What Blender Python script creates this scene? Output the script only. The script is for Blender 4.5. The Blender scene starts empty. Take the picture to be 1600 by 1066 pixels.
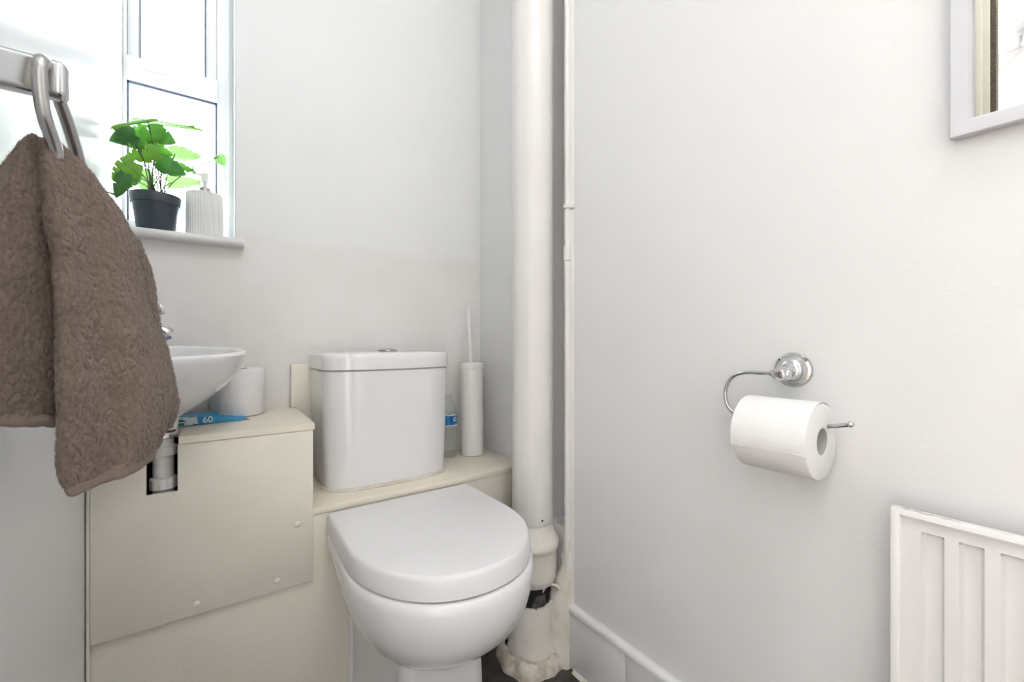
import bpy, bmesh, math, random
from mathutils import Vector, Matrix, noise
random.seed(7)
scene = bpy.context.scene
COL = scene.collection
PI = math.pi

# ---------------------------------------------------------------- camera, world, exposure
cam_d = bpy.data.cameras.new('camera')
cam = bpy.data.objects.new('camera', cam_d)
COL.objects.link(cam)
CAM_H = 0.87
cam.location = (0, 0, CAM_H)
cam.rotation_euler = (PI / 2, 0, math.radians(-35))
cam_d.sensor_width = 36
cam_d.lens = 664 / 1600 * 36
cam_d.clip_start = 0.01
cam_d.dof.use_dof = True
cam_d.dof.focus_distance = 1.0
cam_d.dof.aperture_fstop = 9
scene.camera = cam

world = bpy.data.worlds.new('overcast_sky')
scene.world = world
world.use_nodes = True
bgn = world.node_tree.nodes['Background']
bgn.inputs[0].default_value = (0.92, 0.97, 1.0, 1)
bgn.inputs[1].default_value = 16.0

CEIL_FILL_W = 14.5      # unseen ceiling lamp, added as overhead fill
HALL_W = 1.0      # each spot of the hall lamp
PEND_FILL_W = 285.0     # unseen hall pendant, added for bounced frontal fill

scene.view_settings.view_transform = 'Standard'
scene.view_settings.look = 'None'
scene.view_settings.gamma = 1
scene.view_settings.use_curve_mapping = False
scene.view_settings.exposure = -0.1
scene.cycles.caustics_reflective = False
scene.cycles.caustics_refractive = False
scene.cycles.max_bounces = 8

# ---------------------------------------------------------------- room measures (metres)
XL, XR = -0.185, 0.783          # left / right wall
YB, YF = 1.319, -0.75           # back / front wall
ZC = 2.75                       # ceiling
ZH = 2.35                       # hall ceiling
YBOX = 1.04                     # front of the boxing
ZSH = 0.494                     # shelf top
ZBT = 0.687                     # top of the raised boxing

# ---------------------------------------------------------------- materials
def nodes_of(m):
    m.use_nodes = True
    nt = m.node_tree
    return nt, nt.nodes, nt.links

def mat(name, col, rough=0.5, metal=0.0, var=0.04, scale=8.0, bump=0.0, bscale=60.0, stretch=(1, 1, 1),
        coat=0.0, spec=0.5, col2=None, fine=0.0, sheen=0.0, sss=0.0):
    m = bpy.data.materials.new(name)
    nt, N, L = nodes_of(m)
    b = N['Principled BSDF']
    tc = N.new('ShaderNodeTexCoord')
    mp = N.new('ShaderNodeMapping')
    mp.inputs['Scale'].default_value = stretch
    L.new(tc.outputs['Object'], mp.inputs[0])
    nz = N.new('ShaderNodeTexNoise')
    nz.inputs['Scale'].default_value = scale
    nz.inputs['Detail'].default_value = 3
    L.new(mp.outputs[0], nz.inputs['Vector'])
    rp = N.new('ShaderNodeValToRGB')
    c = Vector(col)
    lo = Vector(col2) if col2 else c * (1 - var)
    rp.color_ramp.elements[0].position = 0.35
    rp.color_ramp.elements[1].position = 0.65
    rp.color_ramp.elements[0].color = (*lo, 1)
    rp.color_ramp.elements[1].color = (*[min(1, k) for k in c], 1)
    L.new(nz.outputs[0], rp.inputs[0])
    L.new(rp.outputs[0], b.inputs['Base Color'])
    b.inputs['Roughness'].default_value = rough
    b.inputs['Metallic'].default_value = metal
    b.inputs['Coat Weight'].default_value = coat
    b.inputs['Coat Roughness'].default_value = 0.08
    b.inputs['Specular IOR Level'].default_value = spec
    if sheen:
        b.inputs['Sheen Weight'].default_value = sheen
        b.inputs['Sheen Roughness'].default_value = 0.5
    if sss:
        b.inputs['Subsurface Weight'].default_value = sss
        b.inputs['Subsurface Radius'].default_value = (0.01, 0.01, 0.01)
        b.inputs['Subsurface Scale'].default_value = 0.3
    if bump:
        n2 = N.new('ShaderNodeTexNoise')
        n2.inputs['Scale'].default_value = bscale
        n2.inputs['Detail'].default_value = 2
        L.new(mp.outputs[0], n2.inputs['Vector'])
        bp = N.new('ShaderNodeBump')
        bp.inputs['Strength'].default_value = bump
        bp.inputs['Distance'].default_value = 0.002
        L.new(n2.outputs[0], bp.inputs['Height'])
        L.new(bp.outputs[0], b.inputs['Normal'])
    return m

def lamp_light(name, kind, loc, watts, parent, col, size):
    ld = bpy.data.lights.new(name, kind)
    ld.energy = watts; ld.color = col
    if kind == 'AREA':
        ld.shape = 'DISK'; ld.size = size
    else:
        ld.shadow_soft_size = size
    o = bpy.data.objects.new(name, ld); COL.objects.link(o)
    o.parent = parent; o.location = Vector(loc) - Vector(WL[parent.name])
    return o

def thin_glass(name, col=(1, 1, 1), rough=0.02, amount=0.06):
    m = bpy.data.materials.new(name)
    nt, N, L = nodes_of(m)
    N.remove(N['Principled BSDF'])
    tr = N.new('ShaderNodeBsdfTransparent'); tr.inputs[0].default_value = (*col, 1)
    gl = N.new('ShaderNodeBsdfGlossy'); gl.inputs['Roughness'].default_value = rough
    lw = N.new('ShaderNodeLayerWeight'); lw.inputs[0].default_value = 0.5
    pw = N.new('ShaderNodeMath'); pw.operation = 'POWER'; pw.inputs[1].default_value = 4.0
    L.new(lw.outputs['Facing'], pw.inputs[0])
    fr = N.new('ShaderNodeMath'); fr.operation = 'MULTIPLY_ADD'; fr.inputs[1].default_value = 0.55; fr.inputs[2].default_value = 0.04
    L.new(pw.outputs[0], fr.inputs[0])
    mx = N.new('ShaderNodeMixShader')
    L.new(fr.outputs[0], mx.inputs[0]); L.new(tr.outputs[0], mx.inputs[1]); L.new(gl.outputs[0], mx.inputs[2])
    L.new(mx.outputs[0], N['Material Output'].inputs[0])
    return m

def emitter(name, col, strength):
    m = bpy.data.materials.new(name)
    nt, N, L = nodes_of(m)
    b = N['Principled BSDF']
    b.inputs['Base Color'].default_value = (*col, 1)
    b.inputs['Emission Color'].default_value = (*col, 1)
    b.inputs['Emission Strength'].default_value = strength
    return m

M = {}
M['wall'] = mat('white_wall_paint', (0.83, 0.825, 0.82), 0.5, var=0.02, scale=3, bump=0.12, bscale=180)
M['wall_gloss'] = mat('white_gloss_paint', (0.89, 0.895, 0.90), 0.3, var=0.02, scale=3, bump=0.5, bscale=14, stretch=(1, 1, 0.25), coat=0.25)
M['ceiling'] = mat('ceiling_paint', (0.9, 0.9, 0.9), 0.7, var=0.02)
M['floor'] = mat('dark_vinyl', (0.085, 0.075, 0.07), 0.4, col2=(0.028, 0.025, 0.024), scale=30, bump=0.1)
M['cream'] = mat('cream_gloss_paint', (0.91, 0.845, 0.71), 0.36, var=0.05, scale=5, bump=0.22, bscale=90)
M['cream_board'] = mat('cream_painted_board', (0.885, 0.835, 0.735), 0.4, var=0.04, scale=6, bump=0.18, bscale=160)
M['pipe'] = mat('pipe_gloss_paint', (0.83, 0.805, 0.775), 0.3, var=0.04, scale=5, bump=0.25, bscale=45)
M['pipe_old'] = mat('yellowed_pipe_paint', (0.83, 0.80, 0.75), 0.38, col2=(0.78, 0.735, 0.67), scale=14, bump=0.5, bscale=60)
M['plaster'] = mat('crumbling_plaster', (0.74, 0.70, 0.64), 0.8, col2=(0.50, 0.43, 0.34), scale=45, bump=0.8, bscale=120)
M['ceramic'] = mat('white_ceramic', (0.87, 0.865, 0.875), 0.1, var=0.01, scale=2, coat=0.3)
M['seat_plastic'] = mat('white_seat_plastic', (0.86, 0.85, 0.855), 0.28, var=0.01, scale=2)
M['white_plastic'] = mat('white_plastic', (0.84, 0.825, 0.80), 0.35, var=0.02)
M['upvc'] = mat('window_plastic', (0.86, 0.87, 0.87), 0.3, var=0.01)
M['gasket'] = mat('grey_gasket', (0.13, 0.15, 0.2), 0.6)
M['chrome'] = mat('chrome', (0.60, 0.60, 0.61), 0.07, 1.0, var=0.02)
M['brushed'] = mat('satin_chrome', (0.47, 0.465, 0.46), 0.24, 1.0, var=0.05)
M['paper'] = mat('tissue_paper', (0.90, 0.89, 0.88), 0.95, var=0.02, scale=20, bump=0.35, bscale=260, spec=0.1)
M['card'] = mat('grey_card_core', (0.50, 0.49, 0.48), 0.9, var=0.06, scale=40)
M['towel'] = mat('taupe_terry', (0.235, 0.178, 0.145), 0.95, col2=(0.195, 0.146, 0.118), scale=420, bump=0.8, bscale=700, stretch=(1, 1, 0.5), spec=0.1, sheen=0.25)
M['hem'] = mat('towel_hem_weave', (0.30, 0.235, 0.20), 0.9, var=0.15, scale=90, stretch=(1, 1, 6), bump=0.3, bscale=300, spec=0.1)
M['pot'] = mat('dark_grey_pot', (0.05, 0.062, 0.08), 0.4, var=0.1, spec=0.4)
M['soil'] = mat('dark_soil', (0.05, 0.035, 0.025), 0.95, var=0.5, scale=120, bump=1, bscale=150)
M['stem'] = mat('plant_stem', (0.10, 0.11, 0.05), 0.6, var=0.3, scale=40)
M['dispenser'] = mat('matte_white_ceramic', (0.86, 0.85, 0.84), 0.5, var=0.02)
M['clear'] = thin_glass('clear_plastic', (0.93, 0.945, 0.94), 0.05)
M['pane'] = thin_glass('window_glass', (0.97, 0.99, 1.0), 0.0)
M['label_blue'] = mat('blue_label', (0.01, 0.20, 0.50), 0.35, var=0.12, scale=50)
M['label_navy'] = mat('navy_print', (0.005, 0.02, 0.12), 0.4)
M['label_white'] = mat('white_print', (0.85, 0.86, 0.88), 0.45)
M['label_red'] = mat('red_print', (0.30, 0.02, 0.03), 0.45)
M['packet'] = mat('blue_film', (0.02, 0.30, 0.58), 0.25, var=0.15, scale=25, bump=0.5, bscale=40)
M['packet_white'] = mat('white_film', (0.82, 0.84, 0.86), 0.3, var=0.05)
M['packet_green'] = mat('green_print', (0.02, 0.24, 0.18), 0.4)
M['mirror'] = mat('silvered_glass', (0.93, 0.94, 0.94), 0.005, 1.0, var=0.0)
M['frame'] = mat('pale_grey_frame', (0.66, 0.665, 0.70), 0.45, var=0.02)
M['radiator'] = mat('radiator_enamel', (0.86, 0.84, 0.825), 0.35, var=0.02, bump=0.1, bscale=80)
M['bare'] = mat('chipped_primer', (0.80, 0.755, 0.70), 0.7, col2=(0.62, 0.55, 0.5), scale=90)
M['tile'] = mat('grey_white_tile', (0.82, 0.81, 0.815), 0.18, var=0.03, scale=6)
M['trim'] = mat('white_tile_trim', (0.85, 0.83, 0.82), 0.3, var=0.04, scale=20)
M['caulk'] = mat('aged_silicone', (0.80, 0.77, 0.70), 0.5, col2=(0.66, 0.58, 0.44), scale=25, bump=0.5)
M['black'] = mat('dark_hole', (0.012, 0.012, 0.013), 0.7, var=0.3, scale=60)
M['dust'] = mat('grey_dusty_film', (0.24, 0.235, 0.23), 0.6, var=0.5, scale=60, bump=0.6)
M['door_cream'] = mat('cream_door_frame', (0.72, 0.67, 0.56), 0.4, var=0.03)
M['brush_seal'] = mat('brown_brush_pile', (0.16, 0.13, 0.09), 0.95, col2=(0.06, 0.05, 0.035), scale=300)
M['lamp_metal'] = mat('brushed_nickel', (0.30, 0.30, 0.30), 0.35, 0.6, var=0.1)
M['smoked'] = mat('smoked_glass_shade', (0.30, 0.29, 0.28), 0.3, var=0.1)
M['frosted'] = mat('frosted_shade', (0.80, 0.80, 0.80), 0.35, var=0.05)
M['hall_floor'] = mat('hall_wood', (0.36, 0.25, 0.16), 0.5, var=0.3, scale=6, stretch=(1, 8, 1))

# back wall: whiter paint above a creamier old band
def back_wall_mat():
    m = mat('two_tone_wall_paint', (0.885, 0.885, 0.88), 0.5, var=0.015, scale=3, bump=0.12, bscale=180)
    nt, N, L = nodes_of(m)
    b = N['Principled BSDF']
    src = b.inputs['Base Color'].links[0].from_socket
    tc = N.new('ShaderNodeTexCoord')
    sx = N.new('ShaderNodeSeparateXYZ'); L.new(tc.outputs['Object'], sx.inputs[0])
    nz = N.new('ShaderNodeTexNoise'); nz.inputs['Scale'].default_value = 4; nz.inputs['Detail'].default_value = 5
    L.new(tc.outputs['Object'], nz.inputs['Vector'])
    ma = N.new('ShaderNodeMath'); ma.operation = 'MULTIPLY_ADD'
    L.new(nz.outputs[0], ma.inputs[0]); ma.inputs[1].default_value = 0.06
    L.new(sx.outputs['Z'], ma.inputs[2])
    rp = N.new('ShaderNodeMapRange')
    rp.inputs['From Min'].default_value = 1.165; rp.inputs['From Max'].default_value = 1.20
    L.new(ma.outputs[0], rp.inputs[0])
    n2 = N.new('ShaderNodeTexNoise'); n2.inputs['Scale'].default_value = 5.5; n2.inputs['Detail'].default_value = 7
    L.new(tc.outputs['Object'], n2.inputs['Vector'])
    r2 = N.new('ShaderNodeValToRGB')
    r2.color_ramp.elements[0].position = 0.3; r2.color_ramp.elements[0].color = (0.835, 0.80, 0.765, 1)
    r2.color_ramp.elements[1].position = 0.62; r2.color_ramp.elements[1].color = (0.875, 0.86, 0.84, 1)
    L.new(n2.outputs[0], r2.inputs[0])
    mx = N.new('ShaderNodeMix'); mx.data_type = 'RGBA'
    L.new(rp.outputs[0], mx.inputs[0])
    L.new(r2.outputs[0], mx.inputs[6]); L.new(src, mx.inputs[7])
    L.new(mx.outputs[2], b.inputs['Base Color'])
    return m
M['wall_back'] = back_wall_mat()

def leaf_mat(name, c1, c2, tr):
    m = mat(name, c1, 0.45, col2=c2, scale=18, spec=0.4)
    nt, N, L = nodes_of(m)
    b = N['Principled BSDF']
    t = N.new('ShaderNodeBsdfTranslucent'); t.inputs[0].default_value = (*tr, 1)
    mx = N.new('ShaderNodeMixShader'); mx.inputs[0].default_value = 0.45
    L.new(b.outputs[0], mx.inputs[1]); L.new(t.outputs[0], mx.inputs[2])
    L.new(mx.outputs[0], N['Material Output'].inputs[0])
    return m
M['leaf'] = leaf_mat('leaf_green', (0.20, 0.44, 0.10), (0.13, 0.34, 0.07), (0.34, 0.66, 0.14))
M['leaf_pale'] = leaf_mat('leaf_pale_green', (0.36, 0.55, 0.25), (0.28, 0.48, 0.18), (0.55, 0.80, 0.40))

M['leaf_lime'] = leaf_mat('leaf_lime_green', (0.30, 0.50, 0.12), (0.22, 0.42, 0.09), (0.45, 0.72, 0.16))
M['leaf_deep'] = leaf_mat('leaf_deep_green', (0.13, 0.30, 0.11), (0.08, 0.22, 0.08), (0.26, 0.52, 0.16))

# ---------------------------------------------------------------- mesh helpers
WL = {}                                           # world position of every object's origin
def finish(name, bm, m, parent=None, origin=None, ang=35, smooth=True):
    bmesh.ops.recalc_face_normals(bm, faces=bm.faces)
    if origin is None:
        origin = WL[parent.name] if parent else (0, 0, 0)
    bmesh.ops.translate(bm, verts=bm.verts, vec=-Vector(origin))
    lim = math.radians(ang)
    for e in bm.edges:
        if len(e.link_faces) == 2:
            e.smooth = e.calc_face_angle(0) < lim
    for f in bm.faces:
        f.smooth = smooth
    me = bpy.data.meshes.new(name)
    bm.to_mesh(me); bm.free()
    me.materials.append(M[m] if isinstance(m, str) else m)
    o = bpy.data.objects.new(name, me)
    COL.objects.link(o)
    if parent:
        o.parent = parent
        o.location = Vector(origin) - Vector(WL[parent.name])
    else:
        o.location = origin
    WL[o.name] = tuple(origin)
    return o

def tag(o, label, cat, group=None):
    o['label'] = label; o['category'] = cat
    if group: o['group'] = group
    return o

def thing(name, label, cat, loc, group=None):
    o = bpy.data.objects.new(name, None)
    COL.objects.link(o); o.location = loc
    o.empty_display_size = 0.05
    WL[o.name] = tuple(loc)
    return tag(o, label, cat, group)

def struct(name, bm, m, parent=None, **k):
    o = finish(name, bm, m, parent, **k)
    if not parent: o['kind'] = 'structure'
    return o

def B(): return bmesh.new()

def box(bm, x0, x1, y0, y1, z0, z1, bev=0.0, seg=2):
    t = bmesh.new()
    bmesh.ops.create_cube(t, size=1)
    bmesh.ops.scale(t, verts=t.verts, vec=(x1 - x0, y1 - y0, z1 - z0))
    bmesh.ops.translate(t, verts=t.verts, vec=((x0 + x1) / 2, (y0 + y1) / 2, (z0 + z1) / 2))
    if bev:
        bmesh.ops.bevel(t, geom=t.edges[:], offset=bev, segments=seg, affect='EDGES', profile=0.5)
    join(bm, t)
    return bm

def join(bm, t):
    me = bpy.data.meshes.new('tmp'); t.to_mesh(me); t.free()
    bm.from_mesh(me); bpy.data.meshes.remove(me)

def extrude_poly(bm, pts, d, bev=0.0):
    """closed polygon (3D points) extruded by vector d"""
    t = bmesh.new()
    vs = [t.verts.new(p) for p in pts]
    f = t.faces.new(vs)
    r = bmesh.ops.extrude_face_region(t, geom=[f])
    bmesh.ops.translate(t, verts=[v for v in r['geom'] if isinstance(v, bmesh.types.BMVert)], vec=d)
    if bev:
        bmesh.ops.bevel(t, geom=t.edges[:], offset=bev, segments=2, affect='EDGES', profile=0.5)
    bmesh.ops.triangulate(t, faces=[f for f in t.faces if len(f.verts) > 4])
    join(bm, t)
    return bm

def loft(bm, rings, cap0=True, cap1=True, closed=True):
    """rings: list of equal length vertex loops"""
    R = [[bm.verts.new(p) for p in r] for r in rings]
    n = len(R[0])
    for a, b in zip(R, R[1:]):
        for i in range(n if closed else n - 1):
            j = (i + 1) % n
            bm.faces.new((a[i], a[j], b[j], b[i]))
    if cap0: bm.faces.new(R[0])
    if cap1: bm.faces.new(list(reversed(R[-1])))
    return R

def frame_of(ax):
    ax = Vector(ax).normalized()
    u = ax.orthogonal().normalized() if abs(ax.z) < 0.9 else Vector((1, 0, 0))
    u = (u - ax * u.dot(ax)).normalized()
    return ax, u, ax.cross(u)

def lathe(bm, base, axis, prof, n=40, cap0=True, cap1=True, wob=None):
    """prof: list of (distance along axis, radius)"""
    a, u, v = frame_of(axis)
    base = Vector(base)
    rings = []
    for k, (h, r) in enumerate(prof):
        ring = []
        for i in range(n):
            t = 2 * PI * i / n
            rr = r * (wob(t, h) if wob else 1)
            ring.append(base + a * h + (u * math.cos(t) + v * math.sin(t)) * rr)
        rings.append(ring)
    loft(bm, rings, cap0, cap1)
    return bm

def smooth_path(pts, n=8):
    """Catmull-Rom through the points"""
    P = [Vector(p) for p in pts]
    P = [P[0] * 2 - P[1]] + P + [P[-1] * 2 - P[-2]]
    out = []
    for i in range(1, len(P) - 2):
        a, b, c, d = P[i - 1:i + 3]
        for k in range(n):
            t = k / n
            out.append(0.5 * ((2 * b) + (c - a) * t + (2 * a - 5 * b + 4 * c - d) * t * t + (3 * b - a - 3 * c + d) * t ** 3))
    out.append(P[-2])
    return out

def tube(bm, pts, r, n=14, closed=False, flat=None):
    """r: number or list; flat=(ku,kv) scales the section"""
    pts = [Vector(p) for p in pts]
    m = len(pts)
    rr = r if isinstance(r, (list, tuple)) else [r] * m
    rings = []
    up = None
    for i, p in enumerate(pts):
        if closed: d = pts[(i + 1) % m] - pts[i - 1]
        else: d = pts[min(i + 1, m - 1)] - pts[max(i - 1, 0)]
        d.normalize()
        if up is None:
            up = d.orthogonal().normalized()
            if flat: up = Vector((1, 0, 0)) - d * d.x; up.normalize()
        up = (up - d * up.dot(d)).normalized()
        w = d.cross(up)
        ku, kv = flat or (1, 1)
        rings.append([p + (up * math.cos(2 * PI * k / n) * ku + w * math.sin(2 * PI * k / n) * kv) * rr[i] for k in range(n)])
    if closed:
        rings.append(rings[0])
        R = [[bm.verts.new(q) for q in r_] for r_ in rings[:-1]]
        for a, b in zip(R, R[1:] + R[:1]):
            for i in range(n):
                j = (i + 1) % n
                bm.faces.new((a[i], a[j], b[j], b[i]))
    else:
        loft(bm, rings)
    return bm

def ball(bm, c, r, seg=20, sc=(1, 1, 1)):
    t = bmesh.new()
    bmesh.ops.create_uvsphere(t, u_segments=seg, v_segments=seg // 2, radius=r)
    bmesh.ops.scale(t, verts=t.verts, vec=sc)
    bmesh.ops.translate(t, verts=t.verts, vec=c)
    join(bm, t)
    return bm

def text_mesh(name, s, size, mtx, m, parent, depth=0.0002):
    cu = bpy.data.curves.new(name, 'FONT')
    cu.body = s; cu.size = size; cu.extrude = depth; cu.align_x = 'CENTER'; cu.align_y = 'CENTER'
    tmp = bpy.data.objects.new(name + '_tmp', cu)
    COL.objects.link(tmp)
    dg = bpy.context.evaluated_depsgraph_get()
    me = bpy.data.meshes.new_from_object(tmp.evaluated_get(dg))
    bpy.data.objects.remove(tmp)
    bm = bmesh.new(); bm.from_mesh(me); bpy.data.meshes.remove(me)
    bmesh.ops.transform(bm, matrix=mtx, verts=bm.verts)
    return finish(name, bm, m, parent, smooth=False)

# ================================================================ THE ROOM
# floor and ceiling
struct('floor', box(B(), XL - 0.1, XR + 0.1, YF - 0.1, YB + 0.2, -0.1, 0), 'floor')
struct('ceiling', box(B(), XL - 0.1, XR + 0.1, YF - 0.1, YB + 0.2, ZC, ZC + 0.1), 'ceiling')

# back wall with the window opening in its left corner
WX1 = 0.046                      # right reveal
WZ0, WZ1 = 1.112, 2.12
ZS = 1.132                       # top of the window board
bm = B()
extrude_poly(bm, [(XL, YB, 0), (XR, YB, 0), (XR, YB, ZC), (XL, YB, ZC), (XL, YB, WZ1), (WX1, YB, WZ1), (WX1, YB, WZ0), (XL, YB, WZ0)], (0, 0.2, 0))
struct('wall_back', bm, 'wall_back', ang=20)

# left wall with the doorway beside the camera
DY0, DY1, DZ = -0.60, 0.225, 2.03
bm = B()
Y2 = YB + 0.2
extrude_poly(bm, [(XL, Y2, 0), (XL, Y2, ZC), (XL, YF, ZC), (XL, YF, 0), (XL, DY0, 0), (XL, DY0, DZ), (XL, DY1, DZ), (XL, DY1, 0)], (-0.1, 0, 0))
struct('wall_left', bm, 'wall_gloss', ang=20)
bm = B()                          # with a narrow chase behind the soil pipe
box(bm, XR, XR + 0.1, YF - 0.1, Y2, 0, 0.36)
extrude_poly(bm, [(XR, YF - 0.1, 0.36), (XR, 0.8575, 0.36), (XR + 0.055, 0.8575, 0.36), (XR + 0.055, 0.935, 0.36), (XR, 0.935, 0.36), (XR, Y2, 0.36), (XR + 0.1, Y2, 0.36), (XR + 0.1, YF - 0.1, 0.36)], (0, 0, ZC - 0.36))
struct('wall_right', bm, 'wall', ang=20)
struct('wall_front', box(B(), XL - 0.1, XR, YF - 0.1, YF, 0, ZC), 'wall')

# door frame (seen in the mirror)
dr = bpy.data.objects.new('door_1', None); COL.objects.link(dr); dr.location = (XL, 0, 0); WL['door_1'] = (XL, 0, 0)
dr['kind'] = 'structure'
bm = B()
box(bm, XL - 0.112, XL + 0.012, 0.2, DY1 + 0.002, 0, DZ, 0.001)
box(bm, XL - 0.112, XL + 0.012, DY0 - 0.002, DY0 + 0.025, 0, DZ, 0.001)
box(bm, XL - 0.112, XL + 0.012, DY0 - 0.002, DY1 + 0.002, DZ - 0.025, DZ + 0.002, 0.001)
finish('door_lining', bm, 'door_cream', dr)
bm = B()
for (a, b_) in ((0.2, 0.265), (DY0 - 0.04, DY0 + 0.025)):
    box(bm, XL + 0.0005, XL + 0.012, a, b_, 0, DZ + 0.04, 0.003)
    mid = 0.213 if a > 0 else DY0 + 0.005
    box(bm, XL + 0.010, XL + 0.018, min(mid, mid + 0.03), max(mid, mid + 0.03), 0, DZ + 0.03, 0.004)
box(bm, XL + 0.0005, XL + 0.012, DY0 - 0.04, 0.265, DZ - 0.025, DZ + 0.04, 0.003)
finish('architrave', bm, 'door_cream', dr)
bm = B()
box(bm, XL - 0.03, XL + 0.006, 0.189, 0.2, 0, DZ - 0.025, 0.002)
finish('brush_seal', bm, 'brush_seal', dr)

# the hall beyond the doorway
HX0, HX1, HY0, HY1 = -2.7, XL - 0.1, -1.4, 1.5
struct('floor_hall', box(B(), HX0, HX1, HY0, HY1, -0.1, 0), 'hall_floor')
struct('ceiling_hall', box(B(), HX0, HX1, HY0, HY1, ZH, ZH + 0.1), 'ceiling')
struct('wall_hall_far', box(B(), HX0 - 0.1, HX0, HY0 - 0.1, HY1 + 0.1, 0, ZH), 'wall')
struct('wall_hall_side', box(B(), HX0, HX1, HY1, HY1 + 0.1, 0, ZH), 'wall')
struct('wall_hall_end', box(B(), HX0, HX1, HY0 - 0.1, HY0, 0, ZH), 'wall')

# ---------------------------------------------------------------- window
win = bpy.data.objects.new('window_1', None); COL.objects.link(win); win.location = (-0.07, 1.43, WZ0); WL['window_1'] = (-0.07, 1.43, WZ0)
win['kind'] = 'structure'
fy0, fy1 = 1.415, 1.48
bm = B()
box(bm, 0.006, WX1, fy0, fy1, WZ0 + 0.001, WZ1, 0.003)            # right jamb
box(bm, 0.026, 0.034, fy0 - 0.006, fy0 + 0.01, WZ0 + 0.001, WZ1, 0.002)
box(bm, XL, XL + 0.006, fy0 - 0.01, fy1, WZ0 + 0.001, WZ1, 0.002)  # left jamb
box(bm, XL + 0.002, 0.008, fy0 + 0.002, fy1 - 0.002, WZ1 - 0.035, WZ1 - 0.0005, 0.002)  # head
box(bm, XL + 0.002, 0.008, fy0 + 0.002, fy1 - 0.002, WZ0 + 0.002, WZ0 + 0.06, 0.002)     # bottom rail
finish('window_frame', bm, 'upvc', win)
bm = B()
box(bm, XL + 0.004, 0.008, fy0 - 0.01, fy1, 1.522, 1.579, 0.003)
tr = finish('transom', bm, 'upvc', win)
bm = B()
box(bm, -0.150, -0.105, fy0 - 0.012, fy0 - 0.009, 1.552, 1.572, 0.001)
finish('vent_plate', bm, 'upvc', tr)
bm = B()                                                          # upper sash
box(bm, XL + 0.006, -0.155, fy0 + 0.008, fy1 - 0.008, 1.579, WZ1 - 0.035, 0.003)
box(bm, -0.020, 0.006, fy0 + 0.008, fy1 - 0.008, 1.579, WZ1 - 0.035, 0.003)
finish('sash', bm, 'upvc', win)
bm = B()
box(bm, -0.1552, -0.1525, fy0 + 0.006, fy0 + 0.02, 1.579, WZ1 - 0.035)
box(bm, -0.0225, -0.0198, fy0 + 0.006, fy0 + 0.02, 1.579, WZ1 - 0.035)
finish('gasket', bm, 'gasket', win)
bm = B()
box(bm, XL + 0.006, XL + 0.010, fy0 + 0.004, fy0 + 0.02, WZ0 + 0.06, 1.522)
box(bm, 0.002, 0.006, fy0 + 0.004, fy0 + 0.02, WZ0 + 0.06, 1.522)
box(bm, XL + 0.006, 0.006, fy0 + 0.004, fy0 + 0.02, 1.516, 1.522)
finish('gasket', bm, 'gasket', win)
finish('pane', box(B(), -0.155, -0.020, fy0 + 0.03, fy0 + 0.036, 1.575, WZ1 - 0.03), 'pane', win)
finish('pane', box(B(), XL + 0.006, 0.006, fy0 + 0.03, fy0 + 0.036, WZ0 + 0.05, 1.525), 'pane', win)
finish('reveal_board', box(B(), WX1 - 0.003, WX1 - 0.0004, YB + 0.0006, fy0 - 0.0005, ZS + 0.001, WZ1 - 0.001), mat('gloss_reveal_paint', (0.9, 0.9, 0.9), 0.18, var=0.01), win)
# window board with rounded nose
bm = B()
pr = [(fy0 + 0.005, WZ0), (1.292, WZ0)]
for k in range(9):
    t = -PI / 2 - PI * k / 8
    pr.append((1.292 + 0.010 * math.cos(t), WZ0 + 0.010 + 0.010 * math.sin(t)))
pr += [(fy0 + 0.005, ZS)]
loft(bm, [[(XL + 0.0005, y, z) for y, z in pr], [(WX1 - 0.0005, y, z) for y, z in pr]])
pn = [(1.318, WZ0)] + pr[1:-1] + [(1.318, ZS)]
loft(bm, [[(WX1 - 0.0005, y, z) for y, z in pn], [(0.060, y, z) for y, z in pn], [(0.063, y * 0.9 + 1.305 * 0.1, z * 0.9 + 0.1122) for y, z in pn]])
finish('window_sill', bm, 'trim', win)

# ---------------------------------------------------------------- tiled skirting on the right wall
bb = bpy.data.objects.new('baseboard_right', None); COL.objects.link(bb); bb.location = (XR, 0.3, 0); WL['baseboard_right'] = (XR, 0.3, 0)
bb['kind'] = 'structure'
ys = [0.838, 0.648, 0.448, 0.248, 0.048, -0.152, -0.352, -0.552, -0.74]
for a, b_ in zip(ys, ys[1:]):
    finish('tile', box(B(), XR - 0.012, XR - 0.001, b_ + 0.001, a - 0.001, 0.004, 0.162, 0.0015), 'tile', bb)
bm = B()
pts = [(XR, 0.172)]
for k in range(7):
    t = PI / 2 + (PI / 2) * k / 6
    pts.append((XR - 0.002 + 0.014 * math.cos(t), 0.160 + 0.012 * math.sin(t)))
pts += [(XR - 0.016, 0.156), (XR, 0.156)]
loft(bm, [[(x, y, z + 0.0012 * noise.noise((y * 30, 0, 0))) for x, z in pts] for y in [0.836 - i * 0.03 for i in range(52)]])
finish('trim_bead', bm, 'trim', bb)
bm = B()
loft(bm, [[(XR - 0.011, y, 0.002), (XR - 0.019 + 0.003 * noise.noise((y * 25, 3, 0)), y, 0.001), (XR - 0.011, y, 0.012)] for y in [0.82 - i * 0.03 for i in range(50)]])
finish('caulk_line', bm, 'caulk', bb)

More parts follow.
